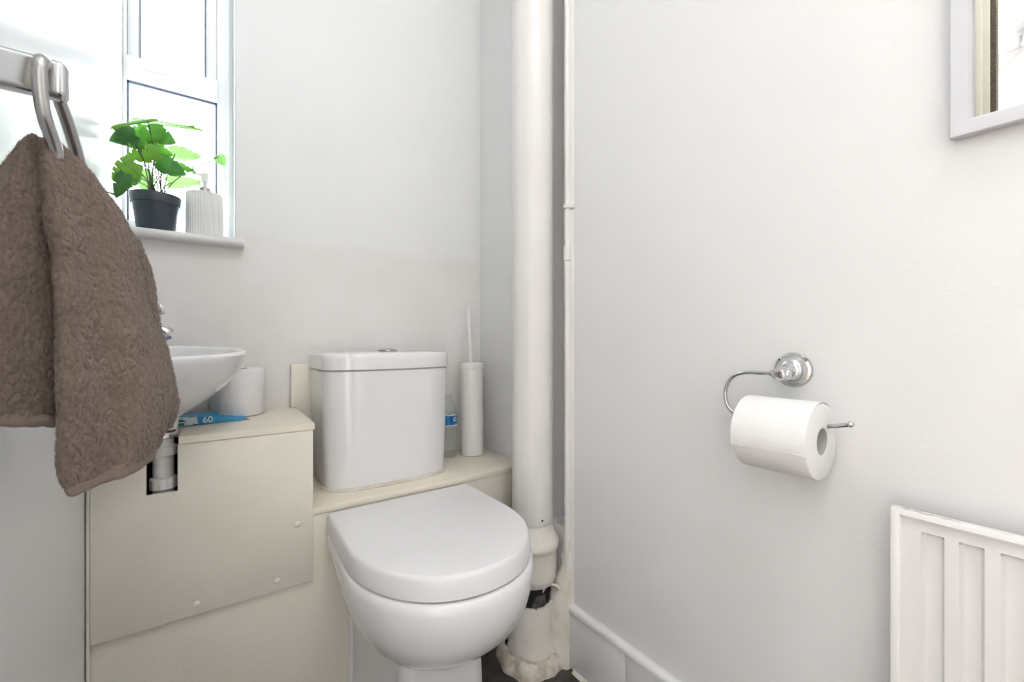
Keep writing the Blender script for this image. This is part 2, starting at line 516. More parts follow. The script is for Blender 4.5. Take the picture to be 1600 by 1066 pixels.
# ================================================================ BOXING ALONG THE BACK WALL
bx = thing('pipe_boxing', 'cream painted stepped boxing along back wall with screwed front panel', 'boxing', (0.3, 1.18, 0))
g = 0.0015
finish('front_board', box(B(), XL + g, XR - g, YBOX, YBOX + 0.015, 0, ZSH - 0.016, 0.001), 'cream_board', bx)
bm = B()
box(bm, 0.1795, XR - g, YBOX - 0.003, YB - g, ZSH - 0.016, ZSH, 0.002)
finish('shelf_board', bm, 'cream', bx)
bm = B()
extrude_poly(bm, [(XL + g, YBOX - 0.012, ZBT), (-0.105, YBOX - 0.012, ZBT), (-0.105, 1.105, ZBT), (-0.056, 1.105, ZBT), (-0.056, YBOX - 0.012, ZBT),
                  (0.183, YBOX - 0.012, ZBT), (0.183, YB - g, ZBT), (XL + g, YB - g, ZBT)], (0, 0, -0.014))
finish('top_board', bm, 'cream', bx)
finish('side_board', box(B(), 0.167, 0.179, YBOX + 0.001, YB - g, ZSH - 0.05, ZBT - 0.0145, 0.001), 'cream_board', bx)
bm = B(); extrude_poly(bm, [(0.172, 1.298, ZBT + 0.0005), (0.1845, 1.298, ZBT + 0.0005), (0.1845, 1.298, ZSH + 0.0005), (0.60, 1.298, ZSH + 0.0005), (0.60, 1.298, 0.805), (0.172, 1.298, 0.805)], (0, YB - g - 1.298, 0), 0.002)
finish('upstand', bm, 'cream_board', bx)
bm = B()
yp = YBOX - 0.010
extrude_poly(bm, [(-0.178, yp, 0.337), (0.180, yp, 0.337), (0.180, yp, ZBT - 0.015), (-0.0575, yp, ZBT - 0.015), (-0.0575, yp, 0.583),
                  (-0.1035, yp, 0.583), (-0.1035, yp, ZBT - 0.015), (-0.178, yp, ZBT - 0.015)], (0, 0.0098, 0), 0.0008)
fp = finish('front_panel', bm, 'cream_board', bx, ang=50)
for (x, z) in ((0.150, 0.470), (0.110, 0.358), (-0.028, 0.357)):
    bm = B()
    lathe(bm, (x, yp + 0.0005, z), (0, -1, 0), [(0, 0.0062), (0.0012, 0.006), (0.0024, 0.0046), (0.003, 0.002)], 16)
    finish('screw', bm, 'cream_board', fp)
finish('side_batten', box(B(), XL + g, -0.1785, YBOX - 0.008, YBOX - 0.0002, 0, ZBT - 0.015, 0.001), 'cream_board', bx)
# black sheet painting in the shade inside the boxing behind the notch
finish('void_shade_sheet', box(B(), XL + 0.003, 0.166, 1.20, 1.21, ZSH - 0.3, ZBT - 0.016), 'black', bx)

# ---------------------------------------------------------------- waste pipe in the notch
wp = thing('waste_pipe', 'white plastic basin waste pipe with two ribbed nuts in boxing notch', 'pipe', (-0.081, 1.064, 0.5))
lathe_bm = B(); lathe(lathe_bm, (-0.081, 1.064, 0.5), (0, 0, 1), [(0, 0.0165), (0.225, 0.0165)], 28)
finish('pipe', lathe_bm, 'white_plastic', wp)
def nut(z0, z1, r):
    bm = B()
    lathe(bm, (-0.081, 1.064, z0), (0, 0, 1), [(0, r * 0.9), (0.002, r), (z1 - z0 - 0.002, r), (z1 - z0, r * 0.92)], 40,
          wob=lambda t, h: 1.0 if (math.cos(8 * t) > -0.2) else 0.94)
    return finish('nut', bm, 'white_plastic', wp)
nut(0.584, 0.607, 0.0215); nut(0.648, 0.668, 0.0215)
bm = B(); lathe(bm, (-0.081, 1.064, 0.682), (0, 0, 1), [(0, 0.019), (0.003, 0.024), (0.012, 0.024), (0.016, 0.018)], 24)
finish('waste_flange', bm, 'chrome', wp)

# ================================================================ HAND BASIN
BYC = 1.06
bs = thing('hand_basin', 'small white ceramic hand basin on left wall behind brown towel', 'basin', (XL, BYC, 0.70))
def basin_ring(xext, yh, z, tilt=0.0, x0=XL + 0.001, yc=BYC, n=40):
    pts = []
    for k in range(n + 1):
        t = -PI / 2 + PI * k / n
        x = x0 + xext * abs(math.cos(t)) ** 0.86
        y = yc + yh * math.copysign(abs(math.sin(t)) ** 0.95, math.sin(t))
        pts.append((x, y, z + tilt * (y - yc)))
    return pts
bm = B()
TT = 0.05
R = [basin_ring(0.125, 0.045, 0.700), basin_ring(0.128, 0.052, 0.722), basin_ring(0.146, 0.088, 0.735), basin_ring(0.178, 0.128, 0.756),
     basin_ring(0.206, 0.158, 0.782, 0.02), basin_ring(0.229, 0.178, 0.810, 0.04), basin_ring(0.238, 0.187, 0.836, TT), basin_ring(0.243, 0.191, 0.846, TT),
     basin_ring(0.241, 0.189, 0.8505, TT), basin_ring(0.235, 0.184, 0.852, TT)]
R += [basin_ring(0.222, 0.170, 0.8505, TT)]
inner = []
def inner_ring(f, z, tl):
    return [( -0.075 + (x + 0.075) * f if x > -0.12 else max(x, -0.12) * 1.0 * f + (-0.075) * (1 - f), BYC + (y - BYC) * f, z + tl * (y - BYC) * f) for x, y, _ in basin_ring(0.222, 0.165, 0)]
R += [inner_ring(0.97, 0.846, TT), inner_ring(0.9, 0.825, 0.03), inner_ring(0.75, 0.79, 0.01), inner_ring(0.5, 0.77, 0), inner_ring(0.15, 0.764, 0)]
loft(bm, R)
finish('bowl', bm, 'ceramic', bs, ang=50)
bm = B(); lathe(bm, (-0.078, BYC, 0.7645), (0, 0, 1), [(0, 0.02), (0.003, 0.019), (0.004, 0.012)], 24)
finish('drain', bm, 'chrome', bs)
# tap
tp = bpy.data.objects.new('tap', None); COL.objects.link(tp); tp.parent = bs
tloc = (-0.150, 1.085, 0.853); tp.location = Vector(tloc) - Vector(WL[bs.name]); WL['tap'] = tloc
bm = B()
lathe(bm, tloc, (0, 0, 1), [(0, 0.021), (0.004, 0.021), (0.006, 0.018), (0.045, 0.017), (0.055, 0.012), (0.058, 0.004)], 28)
finish('tap_body', bm, 'chrome', tp)
bm = B()
pth = smooth_path([(-0.150, 1.085, 0.883), (-0.125, 1.085, 0.891), (-0.100, 1.085, 0.893), (-0.082, 1.085, 0.889), (-0.073, 1.085, 0.882)], 6)
tube(bm, pth, [0.0125] * (len(pth) - 3) + [0.012, 0.0115, 0.011], 20)
sp = finish('spout', bm, 'chrome', tp)
bm = B(); lathe(bm, (-0.079, 1.085, 0.878), (0.35, 0, -1), [(0, 0.008), (0.006, 0.008), (0.0062, 0.006)], 18)
finish('aerator', bm, 'gasket', tp)
bm = B()
pth = smooth_path([(-0.150, 1.085, 0.909), (-0.135, 1.085, 0.910), (-0.112, 1.085, 0.918), (-0.098, 1.085, 0.926), (-0.088, 1.085, 0.932), (-0.082, 1.085, 0.934)], 5)
nn = len(pth)
tube(bm, pth, [0.006 + 0.0065 * (max(0, (i / (nn - 1) - 0.45) / 0.55) ** 0.8) * (1 if i < nn - 3 else (nn - 1 - i) / 3 * 0.7 + 0.3) for i in range(nn)], 16, flat=(1.0, 0.28))
finish('lever', bm, 'brushed', tp)

# ---------------------------------------------------------------- things on the raised boxing
# packet of wipes
pk = thing('wipes_packet', 'blue and white packet of wipes lying under the basin', 'packet', (-0.02, 1.20, ZBT))
bm = B()
nx, ny = 26, 18
def pk_pt(i, j, top):
    u, v = i / nx * 2 - 1, j / ny * 2 - 1
    x = -0.015 + u * 0.075; y = 1.205 + v * 0.05
    h = (1 - abs(u) ** 5) * (1 - abs(v) ** 2.6)
    z = ZBT + 0.0008 + (0.021 * h + 0.0018 * noise.noise((x * 60, y * 60, 2)) * h if top else 0.0)
    if top and u > 0.25: z = min(z, ZBT + 0.014 - 0.010 * (u - 0.25))
    xr = x * 0.98 - (y - 1.205) * 0.16
    yr = y - 0.006 + (x + 0.015) * 0.16
    if top:
        k_ = min(1, max(0, (math.hypot(xr - 0.047, yr - 1.256) - 0.0585) / 0.022))
        z = ZBT + 0.001 + (z - ZBT - 0.001) * k_
    return (xr, yr, z)
V = {}
for t_ in (0, 1):
    for i in range(nx + 1):
        for j in range(ny + 1):
            if t_ == 0 and i in (0, nx) or t_ == 0 and j in (0, ny):
                continue
            V[t_, i, j] = bm.verts.new(pk_pt(i, j, t_))
def pv(t_, i, j): return V.get((t_, i, j)) or V[1, i, j]
for i in range(nx):
    for j in range(ny):
        bm.faces.new((pv(1, i, j), pv(1, i + 1, j), pv(1, i + 1, j + 1), pv(1, i, j + 1)))
        q = (pv(0, i, j), pv(0, i, j + 1), pv(0, i + 1, j + 1), pv(0, i + 1, j))
        bm.faces.new(q)
film = finish('film', bm, 'packet', pk)
def skin_patch(name, us, vs, m, lift=0.0006):
    """patch lying on the packet's upper film"""
    bm = B()
    G = []
    for a in us:
        row = []
        for b_ in vs(a):
            x, y, z = pk_pt((a + 1) / 2 * nx, (b_ + 1) / 2 * ny, 1)
            row.append(bm.verts.new((x, y - lift, z + lift)))
        G.append(row)
    for r0, r1 in zip(G, G[1:]):
        for k in range(len(r0) - 1):
            bm.faces.new((r0[k], r1[k], r1[k + 1], r0[k + 1]))
    return finish(name, bm, m, pk)
fr = lambda a, b_, n: [a + (b_ - a) * k / n for k in range(n + 1)]
skin_patch('white_wave', fr(-0.9, -0.3, 12), lambda a: fr(-0.72 + 0.25 * math.sin(a * 5), -0.40 + 0.25 * math.sin(a * 5 + 0.4), 4), 'packet_white')
skin_patch('white_front', fr(-0.95, -0.42, 8), lambda a: fr(-0.985, -0.80, 4), 'packet_white', 0.0007)
skin_patch('green_print', fr(-0.88, -0.62, 5), lambda a: fr(-0.97, -0.86, 3), 'packet_green', 0.0012)
mt = Matrix.Translation((-0.012, 1.1440, ZBT + 0.0105)) @ Matrix.Rotation(math.radians(9), 4, 'Z') @ Matrix.Rotation(math.radians(66), 4, 'X')
text_mesh('count_lettering', '60', 0.019, mt, 'label_white', pk, 0.0004)

# toilet rolls
def roll_geometry(c, axis, r, length, rc, name_parent, wob=0.006, seed=0):
    a = Vector(axis)
    bm = B()
    w = lambda t, h: 1 + wob * noise.noise((math.cos(t) * 1.3 + seed, math.sin(t) * 1.3, h * 8))
    lathe(bm, c, axis, [(0.001, rc), (0, rc + 0.001), (0, r - 0.004), (0.0012, r - 0.001), (0.004, r), (length * 0.33, r), (length * 0.66, r), (length - 0.004, r), (length - 0.0012, r - 0.001), (length, r - 0.004), (length, rc + 0.001), (length - 0.001, rc)], 64, False, False, wob=w)
    finish('paper', bm, 'paper', name_parent)
    bm = B()
    lathe(bm, c, axis, [(0.0005, rc), (length - 0.0005, rc), (length - 0.0005, rc - 0.001), (0.0005, rc - 0.001)], 40, False, False)
    bm2 = bm
    finish('core', bm2, 'card', name_parent)
sr = thing('toilet_roll', 'spare white toilet roll standing on cream boxing beside the basin', 'toilet roll', (0.047, 1.256, ZBT))
roll_geometry((0.047, 1.256, ZBT + 0.003), (0.02, -0.03, 1), 0.057, 0.112, 0.02, sr, 0.012, 3)

# ================================================================ TOILET
TX = 0.39
tl = thing('toilet', 'white ceramic toilet with closed lid and cistern on cream shelf', 'toilet', (TX, 0.85, 0))
def dsec(z, w, wb, yf, yc=0.84, yb=YBOX - 0.0025, n=2.1, k=36, cx=TX):
    pts = []
    for s_ in fr(0, 1, 5)[:-1]:
        pts.append((cx - (wb + (w - wb) * s_ ** 0.8), yb + (yc - yb) * s_, z))
    for i in range(k + 1):
        t = PI - PI * i / k
        x = w * math.copysign(abs(math.cos(t)) ** (2 / n), math.cos(t)); y = (yc - yf) * abs(math.sin(t)) ** (2 / n)
        pts.append((cx + x, yc - y, z))
    for s_ in fr(1, 0, 5)[1:]:
        pts.append((cx + (wb + (w - wb) * s_ ** 0.8), yb + (yc - yb) * s_, z))
    return pts
bm = B()
loft(bm, [dsec(0.432, 0.170, 0.165, 0.635), dsec(0.4345, 0.184, 0.178, 0.621), dsec(0.430, 0.1885, 0.180, 0.6155), dsec(0.415, 0.1905, 0.179, 0.6135), dsec(0.385, 0.189, 0.173, 0.6165),
          dsec(0.35, 0.181, 0.163, 0.626), dsec(0.315, 0.165, 0.150, 0.646), dsec(0.285, 0.141, 0.136, 0.676), dsec(0.265, 0.115, 0.124, 0.708), dsec(0.25, 0.085, 0.108, 0.75), dsec(0.245, 0.055, 0.09, 0.79)])
finish('bowl', bm, 'ceramic', tl, ang=60)
bm = B()
def psec(z, wf, wb, yf, n=5):
    pts = [(TX - wb, YBOX - 0.0025, z)]
    r = 0.03
    for i in range(7):
        t = PI - PI / 2 * i / 6
        pts.append((TX - wf + r + r * math.cos(t), yf + r - r * math.sin(t), z))
    for i in range(7):
        t = PI / 2 - PI / 2 * i / 6
        pts.append((TX + wf - r + r * math.cos(t), yf + r - r * math.sin(t), z))
    pts.append((TX + wb, YBOX - 0.0025, z))
    return pts
loft(bm, [psec(0, 0.108, 0.130, 0.765), psec(0.012, 0.108, 0.130, 0.765), psec(0.02, 0.102, 0.126, 0.772), psec(0.10, 0.096, 0.122, 0.785), psec(0.2, 0.094, 0.124, 0.79), psec(0.27, 0.10, 0.13, 0.78), psec(0.36, 0.12, 0.14, 0.77)])
finish('pedestal', bm, 'ceramic', tl, ang=50)
# lid (thick soft-close lid over the seat)
bm = B()
lw = dict(yb=YBOX - 0.012, yc=0.842)
loft(bm, [dsec(0.4365, 0.181, 0.176, 0.628, **lw), dsec(0.4385, 0.1865, 0.181, 0.6215, **lw), dsec(0.455, 0.1862, 0.181, 0.622, **lw), dsec(0.470, 0.1845, 0.180, 0.624, **lw), dsec(0.4755, 0.183, 0.1785, 0.626, **lw), dsec(0.4778, 0.1805, 0.1765, 0.629, **lw),
          dsec(0.4784, 0.177, 0.173, 0.633, **lw), dsec(0.4792, 0.10, 0.10, 0.72, **lw)])
finish('lid', bm, 'seat_plastic', tl, ang=60)
for s_ in (-1, 1):
    bm = B()
    lathe(bm, (TX + s_ * 0.07 - 0.02, YBOX - 0.016, 0.440), (1, 0, 0), [(0, 0.009), (0.04, 0.009)], 16)
    finish('hinge', bm, 'white_plastic', tl)
# cistern
CX, CYB = 0.392, 1.296
def csec(z, w, yf, side=1.165, n=2.8, k=44, cx=CX, bow=0.0):
    pts = [(cx - w, CYB, z)]
    for i in range(k + 1):
        t = PI - PI * i / k
        x = w * math.copysign(abs(math.cos(t)) ** (2 / n), math.cos(t)); y = (side - yf) * abs(math.sin(t)) ** (2 / n)
        pts.append((cx + x, side - y, z))
    pts.append((cx + w, CYB, z))
    return pts
cs = bpy.data.objects.new('cistern', None); COL.objects.link(cs); cs.parent = tl
cl = (CX, 1.2, ZSH); cs.location = Vector(cl) - Vector(WL[tl.name]); WL['cistern'] = cl
bm = B()
loft(bm, [csec(ZSH + 0.0005, 0.164, 1.094), csec(ZSH + 0.15, 0.169, 1.091), csec(0.793, 0.1725, 1.088), csec(0.796, 0.169, 1.092)])
finish('tank', bm, 'ceramic', cs, ang=50)
bm = B()
loft(bm, [csec(0.7965, 0.166, 1.095), csec(0.7972, 0.175, 1.0845), csec(0.824, 0.1755, 1.0835), csec(0.833, 0.174, 1.085), csec(0.8375, 0.170, 1.089), csec(0.839, 0.163, 1.096), csec(0.8405, 0.10, 1.13)])
finish('cistern_lid', bm, 'ceramic', cs, ang=60)
bm = B()
lathe(bm, (CX + 0.012, 1.195, 0.8415), (0, 0, 1), [(0, 0.027), (0.0035, 0.027), (0.005, 0.025), (0.005, 0.0225), (0.0042, 0.0215), (0.006, 0.019), (0.0065, 0.008)], 36)
fb = finish('flush_button', bm, 'brushed', cs)
bm = B()                                           # sealant bead along the tank foot
ring = csec(ZSH + 0.003, 0.166, 1.0915)[1:-1]
tube(bm, [(x, y, z + 0.0008 * noise.noise((x * 60, y * 60, 0))) for x, y, z in ring], 0.0045, 8)
finish('sealant_bead', bm, 'caulk', cs)
for s_ in (-1, 1):
    bm = B()
    pts = [(TX + s_ * (0.126 if z < 0.3 else 0.126 + (z - 0.3) * 0.40), YBOX - 0.004, z) for z in fr(0.0, 0.43, 26)]
    tube(bm, [(x + 0.002 * noise.noise((s_, z * 20, 0)), y, z) for x, y, z in pts], 0.0055, 8)
    finish('pan_sealant', bm, 'trim', tl)

# ---------------------------------------------------------------- toilet brush
tb = thing('toilet_brush', 'slim white toilet brush in tall holder on shelf by soil pipe', 'toilet brush', (0.703, 1.235, ZSH))
cxb, cyb = 0.703, 1.235
bm = B()
lathe(bm, (cxb, cyb, ZSH + 0.0005), (-0.012, 0, 1), [(0, 0.036), (0.002, 0.0385), (0.14, 0.0385), (0.285, 0.0385)], 44)
finish('holder', bm, 'white_plastic', tb)
bm = B()
lathe(bm, (cxb - 0.0035, cyb, ZSH + 0.2855), (-0.012, 0, 1), [(0, 0.039), (0.001, 0.0405), (0.016, 0.0405), (0.019, 0.038), (0.0195, 0.008)], 44)
finish('collar', bm, 'white_plastic', tb)
bm = B()
lathe(bm, (cxb - 0.0045, cyb, ZSH + 0.29), (-0.045, 0, 1), [(0, 0.0075), (0.19, 0.0065), (0.197, 0.0055), (0.2, 0.003)], 20)
finish('handle', bm, 'white_plastic', tb)

# ---------------------------------------------------------------- water bottle
bt = thing('water_bottle', 'small clear plastic bottle with blue label between cistern and brush', 'bottle', (0.622, 1.25, ZSH))
bc = (0.622, 1.25, ZSH + 0.0005)
bm = B()
prof = [(0, 0.016), (0.002, 0.024), (0.008, 0.0285), (0.05, 0.0288), (0.06, 0.0275), (0.066, 0.0285), (0.078, 0.0275), (0.084, 0.0285), (0.104, 0.028), (0.139, 0.028),
        (0.150, 0.0275), (0.165, 0.024), (0.18, 0.016), (0.188, 0.0125), (0.193, 0.0125)]
lathe(bm, bc, (0, 0, 1), prof, 32, True, False)
finish('body', bm, 'clear', bt)
bm = B(); lathe(bm, bc, (0, 0, 1), [(0.191, 0.0145), (0.192, 0.0155), (0.194, 0.0135), (0.196, 0.0125), (0.204, 0.0125)], 24, False, False)
finish('neck_ring', bm, 'clear', bt)
bm = B(); lathe(bm, bc, (0, 0, 1), [(0.1035, 0.0286), (0.1395, 0.0286)], 40, False, False)
finish('label_edge', bm, 'label_white', bt)
bm = B(); lathe(bm, bc, (0, 0, 1), [(0.1065, 0.0289), (0.1365, 0.0289)], 40, False, False)
lb = finish('label', bm, 'label_blue', bt)
def lab_pt(deg, h, r): 
    t = math.radians(deg); return (bc[0] + r * math.sin(t), bc[1] - r * math.cos(t), bc[2] + h)
bm = B()
loft(bm, [[lab_pt(d, h, 0.0291) for h in (0.1065, 0.1365)] for d in (-12, -9, -6, -4)], False, False, closed=False)
finish('navy_stripe', bm, 'label_navy', lb)
for rad, rr, m_ in ((0.0065, 0.0292, 'label_white'), (0.0036, 0.0294, 'label_red')):
    bm = B()
    c_ = bm.verts.new(lab_pt(22, 0.1245, rr))
    vs = [bm.verts.new(lab_pt(22 + math.degrees(rad * math.cos(2 * PI * k / 20) / 0.029), 0.1245 + rad * math.sin(2 * PI * k / 20), rr)) for k in range(20)]
    for k in range(20): bm.faces.new((c_, vs[k], vs[(k + 1) % 20]))
    finish('emblem', bm, m_, lb)

# ================================================================ SOIL PIPE
PX, PY, PR = 0.722, 0.931, 0.0572
sp_ = thing('soil_pipe', 'thick white painted soil pipe with cracked foot beside the toilet', 'pipe', (PX, PY, 0))
bm = B()
lw_ = lambda t, h: 1 + 0.006 * noise.noise((math.cos(t) * 2, math.sin(t) * 2, h * 3))
lathe(bm, (PX, PY, 0.335), (0, 0, 1), [(0, PR)] + [(0.04 + 0.1 * k, PR) for k in range(20)] + [(ZC - 0.335 - 0.0005, PR)], 48, wob=lw_)
finish('pipe', bm, 'pipe', sp_, ang=60)
# socket with rolled collar, leaning a little towards the room
SX, SY = 0.711, 0.922
bm = B()
w2 = lambda t, h: 1 + 0.012 * noise.noise((math.cos(t) * 2.5, math.sin(t) * 2.5, h * 20))
lathe(bm, (SX, SY, 0.222), (0, 0, 1), [(0, 0.056), (0.002, 0.063), (0.02, 0.068), (0.05, 0.069), (0.085, 0.069), (0.092, 0.071), (0.098, 0.0755), (0.108, 0.0762), (0.116, 0.0735), (0.122, 0.069), (0.135, 0.064), (0.150, 0.0595), (0.16, 0.058)], 48, False, False, wob=w2)
for v in bm.verts: v.co.x = min(v.co.x, XR - 0.0008)
finish('socket', bm, 'pipe_old', sp_, ang=60)
# lower stub: open, broken rim, flaring to a plaster foot
bm = B()
n = 72
def jag(t):
    d = (t + PI / 2) % (2 * PI)          # 0 = facing -y (towards the camera)
    return 0.166 + 0.010 * noise.noise((math.cos(t) * 7, math.sin(t) * 7, 1)) + 0.05 * max(0, math.cos(t - 0.1)) ** 3
rings = []
for (f, r) in ((0, 0.084), (0.04, 0.079), (0.1, 0.072), (0.2, 0.067), (0.45, 0.063), (0.8, 0.062), (1.0, 0.0615), (1.0, 0.0555), (0.5, 0.055), (0.1, 0.055)):
    ring = []
    for i in range(n):
        t = 2 * PI * i / n
        rr = r * (1 + 0.03 * noise.noise((math.cos(t) * 3, math.sin(t) * 3, f * 4)) * (1.8 if f < 0.15 else 0.7))
        x = PX - 0.004 + rr * math.cos(t)
        ring.append((min(x, XR - 0.014), PY + rr * math.sin(t), jag(t) * f + 0.0005))
    rings.append(ring)
loft(bm, rings, False, False)
finish('stub', bm, 'pipe_old', sp_, ang=60)
bm = B()  # black core, stands for the shade inside the hollow pipe
lathe(bm, (PX, PY, 0.10), (0, 0, 1), [(0, 0.05), (0.235, 0.05)], 32)
finish('hollow_shade_core', bm, 'black', sp_)
bm = B()                                           # ragged plaster skirt at the floor
rings = []
for (z, r) in ((0.0006, 0.094), (0.010, 0.0935), (0.024, 0.088), (0.034, 0.080), (0.036, 0.070)):
    ring = []
    for i in range(96):
        t = 2 * PI * i / 96
        rr = r + 0.010 * noise.noise((math.cos(t) * 2.2, math.sin(t) * 2.2, 5)) + 0.0025 * noise.noise((math.cos(t) * 9, math.sin(t) * 9, z * 20))
        x = PX - 0.004 + rr * math.cos(t)
        ring.append((min(x, XR - 0.013), PY + rr * math.sin(t), z + (0.010 * noise.noise((math.cos(t) * 2.5, math.sin(t) * 2.5, 2)) if z > 0.005 else 0) * min(1, z / 0.03)))
    rings.append(ring)
loft(bm, rings, False, False)
finish('plaster_foot', bm, 'plaster', sp_, ang=80)
bm = B(); ball(bm, (0.7106, 0.875, 0.394), 0.0026, 12)
finish('rust_hole', bm, 'black', sp_)
# torn scraps in the break
rs = random.Random(4)
for k, (deg, w_, h_, tilt) in enumerate(((-118, 0.030, 0.034, 0.2), (-96, 0.034, 0.044, -0.25), (-72, 0.026, 0.046, 0.35), (-52, 0.022, 0.035, -0.2))):
    bm = B()
    t0 = math.radians(deg)
    G = []
    for i in range(8):
        row = []
        for j in range(7):
            u, v = i / 7 - 0.5, j / 6
            t = t0 + (u * w_ + tilt * v * h_) / 0.056
            r = 0.0535 + 0.004 * noise.noise((i * 0.6 + k * 9, j * 0.7, 0))
            zz = 0.150 + v * h_ + (0.006 * noise.noise((i * 1.3, k * 3, 4)) if j in (0, 6) else 0)
            row.append(bm.verts.new((PX + r * math.cos(t), PY + r * math.sin(t), zz)))
        G.append(row)
    for r0, r1 in zip(G, G[1:]):
        for j in range(6): bm.faces.new((r0[j], r1[j], r1[j + 1], r0[j + 1]))
    bmesh.ops.solidify(bm, geom=bm.faces[:], thickness=0.0012)
    finish('torn_scrap', bm, 'dust', sp_, ang=60)
bm = B()                                           # broken pipe lip
pth = []
for k in range(15):
    t = math.radians(25 + 150 * k / 14)
    pth.append((0.738 + 0.019 * math.cos(t), 0.872 - 0.013 * math.cos(t) - 0.004 * math.sin(t), 0.196 + 0.024 * math.sin(t)))
tube(bm, pth, 0.0035, 10, flat=(1.0, 1.0))
finish('broken_lip', bm, 'pipe_old', sp_)

# filler between the pipe foot and the wall
fl = B()
rings = []
for z in fr(0.0, 0.34, 30):
    k_ = min(1, max(0, (z - 0.14) / 0.16)); k_ = k_ * k_ * (3 - 2 * k_)
    q = lambda a, b_: a + (b_ - a) * k_
    j_ = lambda sd_: 0.004 * noise.noise((z * 22, sd_, 3))
    rings.append([(XR - 0.0008, 0.834, z), (q(0.764, 0.770) + j_(1), 0.836, z), (q(0.748, 0.766) + j_(2), q(0.856, 0.852) + j_(5), z), (q(0.742, 0.768) + j_(3), q(0.885, 0.860) + j_(6), z), (q(0.748, 0.776), q(0.915, 0.864), z), (XR - 0.0008, q(0.93, 0.866), z)])
loft(fl, rings)
finish('wall_filler', fl, mat('painted_filler', (0.84, 0.81, 0.76), 0.45, col2=(0.74, 0.68, 0.58), scale=18, bump=0.5, bscale=50), sp_, ang=70)

# thin pipe
tpipe = thing('heating_pipe', 'thin white painted pipe running down right wall with clipped joints', 'pipe', (0.772, 0.846, 0.15))
bm = B()
pth = [(0.7735 + 0.0006 * noise.noise((z * 4, 1, 0)), 0.846 + 0.0015 * noise.noise((z * 3, 5, 0)), z) for z in fr(0.165, ZC - 0.001, 40)]
tube(bm, pth, 0.0085, 18)
finish('pipe', bm, 'pipe', tpipe)
for z0, z1, r in ((1.083, 1.125, 0.0102), (1.222, 1.235, 0.0115)):
    bm = B(); lathe(bm, (0.7725, 0.846, z0), (0, 0, 1), [(0, 0.0085), (0.002, r), (z1 - z0 - 0.002, r), (z1 - z0, 0.0085)], 20)
    finish('joint', bm, 'pipe', tpipe)
bm = B(); box(bm, XR - 0.012, XR - 0.0005, 0.826, 0.846, 1.222, 1.235, 0.003)
finish('clip', bm, 'pipe', tpipe)
bm = B()                                           # paint fillet to the wall
rings = [[(XR - 0.0006, 0.846 - 0.017, z), (XR - 0.009, 0.846 - 0.0085, z), (XR - 0.009, 0.846 + 0.004, z), (XR - 0.0006, 0.846 + 0.004, z)] for z in fr(0.17, ZC - 0.001, 12)]
loft(bm, rings)
finish('paint_fillet', bm, 'pipe', tpipe, ang=80)

# ================================================================ TOILET ROLL HOLDER AND ROLL
th = thing('toilet_roll_holder', 'chrome toilet roll holder with round plate on right wall', 'roll holder', (XR, 0.308, 0.822))
EY, EZ = 0.308, 0.8225
bm = B()
lathe(bm, (XR - 0.0003, EY, EZ), (-1, 0, 0), [(0, 0.0285), (0.003, 0.0285), (0.005, 0.027), (0.006, 0.0235), (0.0075, 0.0225), (0.013, 0.0205), (0.018, 0.016), (0.0205, 0.011)], 44)
finish('wall_plate', bm, 'chrome', th)
bm = B()
lathe(bm, (XR - 0.017, EY, EZ), (-1, 0, -0.22), [(0, 0.0125), (0.006, 0.011), (0.012, 0.0095), (0.018, 0.0105), (0.024, 0.0125), (0.030, 0.012), (0.036, 0.0085), (0.038, 0.004)], 32)
finish('post', bm, 'chrome', th)
kx, kz = XR - 0.041, EZ - 0.0055
bm = B()
lathe(bm, (kx, EY - 0.014, kz), (0, 1, 0), [(0, 0.004), (0.002, 0.008), (0.008, 0.0105), (0.018, 0.0105), (0.026, 0.008), (0.032, 0.0045)], 28)
finish('knuckle', bm, 'chrome', th)
bm = B()
zt, zb_ = kz, 0.742
pth = smooth_path([(kx, EY, zt), (kx, 0.345, zt), (kx, 0.368, zt - 0.001), (kx, 0.388, zt - 0.010), (kx, 0.399, zt - 0.030), (kx, 0.399, zb_ + 0.022), (kx, 0.390, zb_ + 0.006), (kx, 0.372, zb_), (kx, 0.35, zb_), (kx, 0.275, zb_), (kx, 0.250, zb_ + 0.001), (kx, 0.222, zb_ + 0.008)], 7)
tube(bm, pth, 0.0032, 14)
finish('arm', bm, 'chrome', th)
bm = B(); ball(bm, (kx, 0.219, zb_ + 0.009), 0.0045, 18)
finish('end_knob', bm, 'chrome', th)

RC = (0.7235, 0.352, 0.7235)
tr_ = thing('toilet_roll', 'white toilet roll hanging on the chrome holder', 'toilet roll', (0.7235, 0.30, 0.668))
roll_geometry(RC, (0, -1, 0), 0.0565, 0.105, 0.0195, tr_, 0.01, 1)
bm = B()                                           # loose last sheet with a wavy edge
G = []
na, nb = 28, 20
for i in range(na + 1):
    row = []
    for j in range(nb + 1):
        v = j / nb
        yy = RC[1] - 0.0005 - 0.104 * v
        a0, a1 = math.radians(60), math.radians(190 + 5 * math.sin(v * 4 + 1) + 9 * v)
        t = a0 + (a1 - a0) * i / na
        bulge = (i / na) ** 4
        r = 0.0572 + 0.0010 * bulge + 0.0020 * max(0, noise.noise((v * 3.2 + t * 0.8, t * 5.5, 3))) * bulge
        row.append(bm.verts.new((RC[0] + r * math.cos(t), yy, RC[2] + r * math.sin(t))))
    G.append(row)
bm.free(); bm = B()
rings = []
